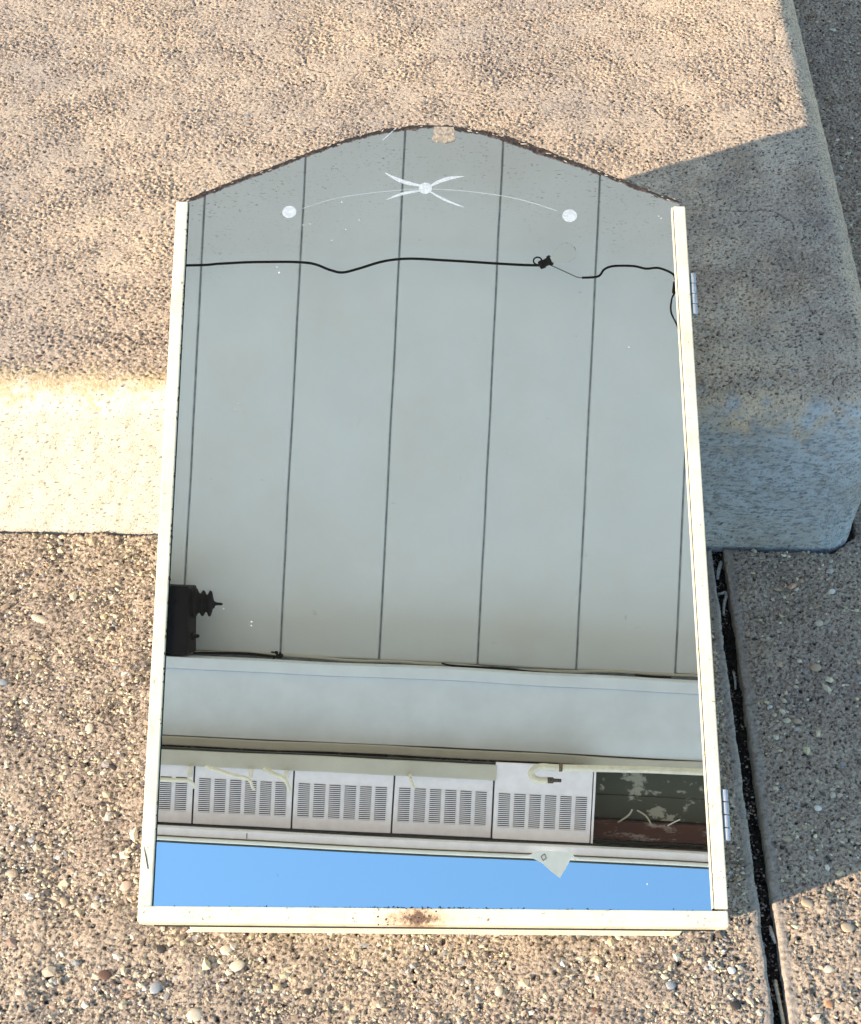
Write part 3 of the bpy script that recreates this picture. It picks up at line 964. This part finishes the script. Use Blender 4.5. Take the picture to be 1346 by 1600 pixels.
MAT_BEAMIN = plain('weathered_beam', (0.40, 0.38, 0.34), 0.8, var=0.2, scale=30)


def wavy(name, x0, x1, y0, y1, z0, z1, m_, amp=.0012, sag=0.0, seed=0, bev=.002):
    bm = bmesh.new()
    add_box(bm, x0, x1, y0, y1, z0, z1, None, bev)
    g_ = [x0 + (x1 - x0) * i / 60 for i in range(1, 60)]
    for c in g_:
        bmesh.ops.bisect_plane(bm, geom=bm.verts[:] + bm.edges[:] + bm.faces[:], plane_co=(c, 0, 0), plane_no=(1, 0, 0))
    for v in bm.verts:
        v.co.y += amp * (math.sin(v.co.x * 7 + seed) + .6 * math.sin(v.co.x * 17 + 2 * seed) + .35 * math.sin(v.co.x * 41 + seed * 3))
        v.co.z += sag * math.sin(v.co.x * 5 + seed)
    return from_bm(name, bm, m_, roof)


wavy('beam', -WX, WX, .5835, .7155, 2.560, 2.79, MAT_TRIM, .0008, 0, 1)
wavy('beam_ledge', -WX, WX, .7160, .7385, 2.552, 2.64, MAT_TRIM, .0008, 0, 1)
wavy('soffit_strip', -WX, WX, .5640, .5815, 2.554, 2.60, MAT_BEIGE, .0007, 0, 2)
wavy('caulk_bead', -1.2, 1.2, .7390, .7440, 2.690, 2.702, MAT_BEIGE, .0025, .002, 4)
wavy('soffit_band', -WX, .1185, .5300, .5600, 2.500, 2.512, MAT_BEIGE, .0006, 0, 3)
wavy('fascia_lip', -WX, WX, .3965, .4120, 2.470, 2.50, MAT_PANEL, .0009, 0, 5)
wavy('fascia', -WX, WX, .3885, .3940, 2.458, 2.80, MAT_PAPER, .0009, 0, 5)
wavy('drip_edge', -WX, WX, .3838, .3875, 2.462, 2.81, MAT_DRIP, .0009, 0, 5, .0006)
box('joint_cover', -.3600, -.3588, .3985, .4095, 2.4685, 2.4705, MAT_DRIP, roof)
# vented soffit panels, six louvred vents each
P0 = -.4715
bm = bmesh.new()
add_box(bm, 0, .0218, 0, .0655, .0008, .0016, mi=1)
for k_ in range(17):
    add_box(bm, 0, .0218, .0006 + k_ * .00385, .0006 + k_ * .00385 + .0017, -.0004, .0008, mi=0)
me = bpy.data.meshes.new('vent'); bm.to_mesh(me); bm.free()
me.materials.append(MAT_PANEL); me.materials.append(MAT_VENTDARK)
VENT = me
for k_ in range(-14, 4):
    x0 = P0 + .1955 * k_; ytop = .5650 if k_ == 3 else .5560
    p_ = wavy('soffit_panel', x0 + .0016, x0 + .1955 - (.0016 if k_ < 3 else .004), .4165, ytop, 2.5125 if k_ < 3 else 2.5055, 2.5165, MAT_PANEL, .0002, 0, 1, .0015) if k_ > -3 else \
        box('soffit_panel', x0 + .0016, x0 + .1939, .4165, ytop, 2.5125, 2.5165, MAT_PANEL, roof)
    if k_ > -3:
        for j_ in range(6):
            v_ = bpy.data.objects.new('vent', VENT); col.objects.link(v_); v_.parent = p_
            v_.location = (x0 + .0105 + j_ * .0300, .4400, (2.5105 if k_ < 3 else 2.5035))
box('soffit_backing', -WX, .3130, .4125, .5630, 2.5170, 2.53, MAT_DRIP, roof)
box('panel_edge', .3085, .3125, .4165, .5640, 2.5040, 2.5160, MAT_PANEL, roof)
# open end: exposed peeling decking and rafter boards
for k_, (ya, yb) in enumerate(((.4540, .5010), (.5020, .5560))):
    wavy('deck_board', .3145, WX, ya, yb, 2.60 + .003 * k_, 2.62, MAT_GREEN, .0008, 0, 6 + k_)
wavy('rafter_board', .3145, WX, .4180, .4530, 2.575, 2.61, MAT_BROWN, .0015, 0, 8)
wavy('rafter_board', .3145, WX, .4135, .4168, 2.54, 2.56, MAT_DARKGAP, .001, 0, 9)
wavy('rafter_board', .3140, WX, .3960, .4120, 2.5010, 2.52, MAT_BROWN, .0012, 0, 9)
# hanging strip of flashing that curls out of the boards
tube('peeling_strip', [(.365, .452, 2.56), (.385, .468, 2.555), (.392, .480, 2.555)], .0018, MAT_BEIGE, roof, 6)
tube('peeling_strip', [(.402, .478, 2.56), (.420, .468, 2.555), (.432, .450, 2.555)], .0017, MAT_BEIGE, roof, 6)
tube('peeling_strip', [(.463, .452, 2.55), (.478, .461, 2.55), (.488, .466, 2.55)], .0013, MAT_PAPER, roof, 6)

# bent pipe under the strip at the right
pipe = tube('bent_pipe', [(2.9, .5660, 2.462), (1.2, .5700, 2.462), (.5269, .5708, 2.462), (.36, .5690, 2.462), (.235, .5650, 2.462), (.205, .5655, 2.462), (.190, .5610, 2.462), (.1835, .5520, 2.462),
                            (.188, .5430, 2.462), (.200, .5390, 2.462), (.215, .5400, 2.462)], .0068, MAT_PIPE, None, 12, 8)
pipe.rotation_euler = (0, 0, RZ)
tag(pipe, 'cream pipe hooked back on itself under the soffit above the end vent panel', 'pipe')
bm = bmesh.new(); lathe_bm(bm, [(0, .0045), (.002, .006), (.012, .006), (.014, .0035), (.028, .0035)], (.214, .540, 2.462), (1, .02, 0), 10)
from_bm('pipe_fitting', bm, plain('corroded_fitting', (.14, .10, .07), .8, var=.4, scale=300), pipe, True)
bm = bmesh.new(); lathe_bm(bm, [(0, .0074), (.001, .0082), (.006, .0082), (.007, .0074)], (.236, .5656, 2.462), (1, .02, 0), 12)
from_bm('pipe_clamp', bm, plain('rusty_clamp', (.22, .15, .10), .8, var=.4, scale=300), pipe, True)

# cream hooks hanging below the band at the left
hooks = [([(-.62, .5040, 2.455), (-.55, .5065, 2.45), (-.490, .5075, 2.45), (-.474, .5070, 2.45), (-.4655, .5000, 2.452), (-.4660, .4930, 2.455)], .0042,
          'cream hook lying level across the first vents at the left'),
         ([(-.445, .5340, 2.47), (-.4250, .5310, 2.455), (-.390, .5225, 2.45), (-.3650, .5180, 2.45), (-.3560, .5120, 2.45), (-.3525, .5020, 2.452), (-.3480, .4950, 2.455)], .0042,
          'long slanting cream hook over the second vent panel'),
         ([(-.332, .5350, 2.47), (-.3150, .5300, 2.455), (-.295, .5225, 2.45), (-.2860, .5140, 2.45), (-.2810, .5030, 2.452), (-.2780, .4950, 2.455)], .0046,
          'short curved cream hook ending beside a panel seam'),
         ([(-.0505, .5360, 2.48), (-.0485, .5280, 2.46), (-.0440, .5190, 2.455), (-.0400, .5120, 2.455)], .0030,
          'small cream hook over the seam between middle panels')]
for pts, r_, lb in hooks:
    h_ = tube('soffit_hook', pts, (lambda t, r_=r_: r_ * (1.0 - .35 * t)), MAT_PIPE, None, 8, 6)
    h_.rotation_euler = (0, 0, RZ)
    tag(h_, lb, 'hook', 'cream hooks hanging under the soffit')
    # flat bracket plate the hook leaves from
    x_, y_, z_ = pts[-3]
    bm = bmesh.new(); add_box(bm, x_ - .007, x_ + .001, y_ + .003, min(y_ + .024, .533), 2.478, 2.4985, None, .002)
    from_bm('bracket', bm, MAT_PIPE, h_)

# paper tag pinned at the fascia corner, point outwards over the sky
tg = empty('paper_tag', rz=RZ)
tag(tg, 'white triangular scrap of paper hanging from the roof edge against the sky', 'paper')
poly_prism('tag_sheet', [(.1840, .3960), (.1980, .4055), (.2560, .4085), (.2700, .4030), (.2590, .3800), (.2465, .3570), (.2300, .3680), (.2120, .3830)], 2.4405, 2.4420, MAT_PAPER, tg)
for a_, b_ in (((.2085, .3960), (.2150, .4015)), ((.2150, .4015), (.2190, .3935)), ((.2190, .3935), (.2130, .3885)), ((.2130, .3885), (.2085, .3960))):
    bm = bmesh.new(); tube_bm(bm, [(*a_, 2.4400), (*b_, 2.4400)], .0006, 5, 2, False)
    from_bm('printed_mark', bm, MAT_VENTDARK, tg)
poly_prism('curled_corner', [(.2560, .4150), (.2590, .4180), (.2760, .3950), (.2740, .3925)], 2.4360, 2.4385, MAT_PAPER, tg)

# string light stapled under the ceiling
sl = empty('string_light', rz=RZ)
tag(sl, 'black string light cable with one clear bulb slung under the ceiling boards', 'string light')
c1 = [(-.95, 1.51), (-.5723, 1.53), (-.4878, 1.5382), (-.4163, 1.5444), (-.3118, 1.5471), (-.2654, 1.535), (-.2391, 1.531), (-.2068, 1.5405), (-.1554, 1.5589), (-.1035, 1.5667), (-.025, 1.5668), (.0797, 1.5668), (.1608, 1.5680), (.172, 1.5740)]
tube('cable', [(x, y, 2.66 + .004 * math.sin(x * 9)) for x, y in c1], .0027, MAT_CABLE, sl, 8, 8)
c2 = [(.1817, 1.5706), (.211, 1.559), (.2400, 1.5475), (.2509, 1.5465), (.2834, 1.5508), (.2958, 1.5659), (.3151, 1.5734), (.3543, 1.5754), (.3807, 1.5715), (.4068, 1.5741), (.4361, 1.5637), (.4419, 1.5509)]
tube('cable', [(x, y, 2.66) for x, y in c2[:4]], .0012, plain('cable_highlight', (.16, .16, .16), .6), sl, 6, 6)  # highlight on the black cable, painted as a paler grey stretch
tube('cable', [(x, y, 2.66) for x, y in c2[3:]], .0024, MAT_CABLE, sl, 8, 6)
bm = bmesh.new(); lathe_bm(bm, [(0, .002), (.002, .0045), (.024, .0050), (.027, .002)], (.4419, 1.5490, 2.66), (-.03, -1, 0), 10)
from_bm('plug', bm, MAT_CABLE, sl, True)
tube('cable', [(.4412, 1.5230, 2.66), (.4365, 1.5112, 2.66), (.4366, 1.485, 2.66), (.4516, 1.4555, 2.66), (.4666, 1.4143, 2.66), (.52, 1.36, 2.67)], .0018, MAT_CABLE, sl, 6, 6)
bm = bmesh.new(); ad = Vector((.84, .42, -.35)).normalized(); so = Vector((.1630, 1.5660, 2.655))
lathe_bm(bm, [(0, .004), (.001, .0085), (.010, .0095), (.011, .0075), (.020, .0080), (.022, .0108), (.027, .0108), (.0275, .008)], so, ad, 16)
from_bm('lamp_socket', bm, MAT_CABLE, sl, True)
bm = bmesh.new()
bmesh.ops.create_circle
lp = [(.1590 + .0085 * math.cos(a) , 1.5755 + .0075 * math.sin(a), 2.655) for a in [i * math.pi / 6 for i in range(13)]]
tube_bm(bm, lp, .0016, 6, 2); from_bm('hanging_loop', bm, MAT_CABLE, sl, True)
bm = bmesh.new()
lathe_bm(bm, [(0, .0065), (.006, .0075), (.014, .013), (.024, .0185), (.034, .020), (.044, .0175), (.051, .011), (.0545, .003)], so + ad * .027, ad, 20)
from_bm('bulb', bm, MAT_GLASS, sl, True)

# loose black cords tucked along the beam
for nm_, pts, r_, lb in (
        ('cord', [(-.505, .7400), (-.47, .7420), (-.40, .7440), (-.355, .7420), (-.325, .7400)], .0030, 'black cord sagging along the beam beside the dark lantern'),
        ('cord', [(.0027, .7430), (.03, .7390), (.09, .7390), (.14, .7390), (.19, .7360), (.225, .7350)], .0026, 'black cord peeling away from the middle of the beam'),
        ('cord', [(.40, .7400), (.44, .7380), (.475, .7390)], .0024, 'short black cord end near the right of the beam')):
    c_ = tube(nm_, [(x, y, 2.685) for x, y in pts], (lambda t, r_=r_: r_ * (.5 + .5 * math.sin(math.pi * (.1 + .8 * t)))), MAT_CABLE, None, 7, 6)
    c_.rotation_euler = (0, 0, RZ)
    tag(c_, lb, 'cord')
bm = bmesh.new()
for i in range(9):
    mt = Matrix.Translation(Vector((-.329 + rb.gauss(0, .006), .744 + rb.gauss(0, .0035), 2.68))) @ Matrix.Diagonal((rb.uniform(.002, .006), rb.uniform(.002, .005), .004, 1))
    bmesh.ops.create_icosphere(bm, subdivisions=2, radius=1, matrix=mt)
o = from_bm('cable_clip', bm, MAT_CABLE, None, True); o.rotation_euler = (0, 0, RZ)
tag(o, 'lumpy black clip where a ceiling groove meets the beam', 'clip')

# black lantern hanging at the left of the ceiling
ln = empty('lantern', rz=RZ)
tag(ln, 'black square lantern with ribbed side finial fixed under the ceiling by the beam', 'lantern')
bm = bmesh.new(); add_box(bm, -.640, -.5000, .7430, .8775, 2.555, 2.690, None, .004)
for v in bm.verts:
    if v.co.y > .86 and v.co.x > -.52: v.co.x -= .006
from_bm('lantern_body', bm, MAT_BLACK, ln)
bm = bmesh.new(); add_box(bm, -.590, -.545, .78, .83, 2.690, 2.7000, None, .002); from_bm('mount', bm, MAT_BLACK, ln)
bm = bmesh.new()
lathe_bm(bm, [(0, .031), (.006, .029), (.010, .021), (.0135, .019), (.017, .025), (.0195, .0262), (.022, .024), (.025, .0175), (.028, .018), (.031, .025), (.0335, .0262), (.036, .024), (.0385, .014), (.041, .0055), (.046, .0030), (.056, .0026), (.0585, .0012)],
         (-.5005, .8440, 2.60), (1, 0, 0), 24)
from_bm('finial', bm, MAT_BLACK, ln, True)
bm = bmesh.new(); lathe_bm(bm, [(0, .004), (.0005, .0022), (.008, .0020)], (-.4585, .8425, 2.60), (-.25, -1, 0), 8); from_bm('finial_screw', bm, MAT_BLACK, ln)
bm = bmesh.new(); lathe_bm(bm, [(0, .0075), (.003, .0075), (.006, .004), (.012, .0038), (.015, .002)], (-.5000, .7780, 2.60), (1, .05, 0), 10)
from_bm('knob', bm, MAT_BLACK, ln, True)
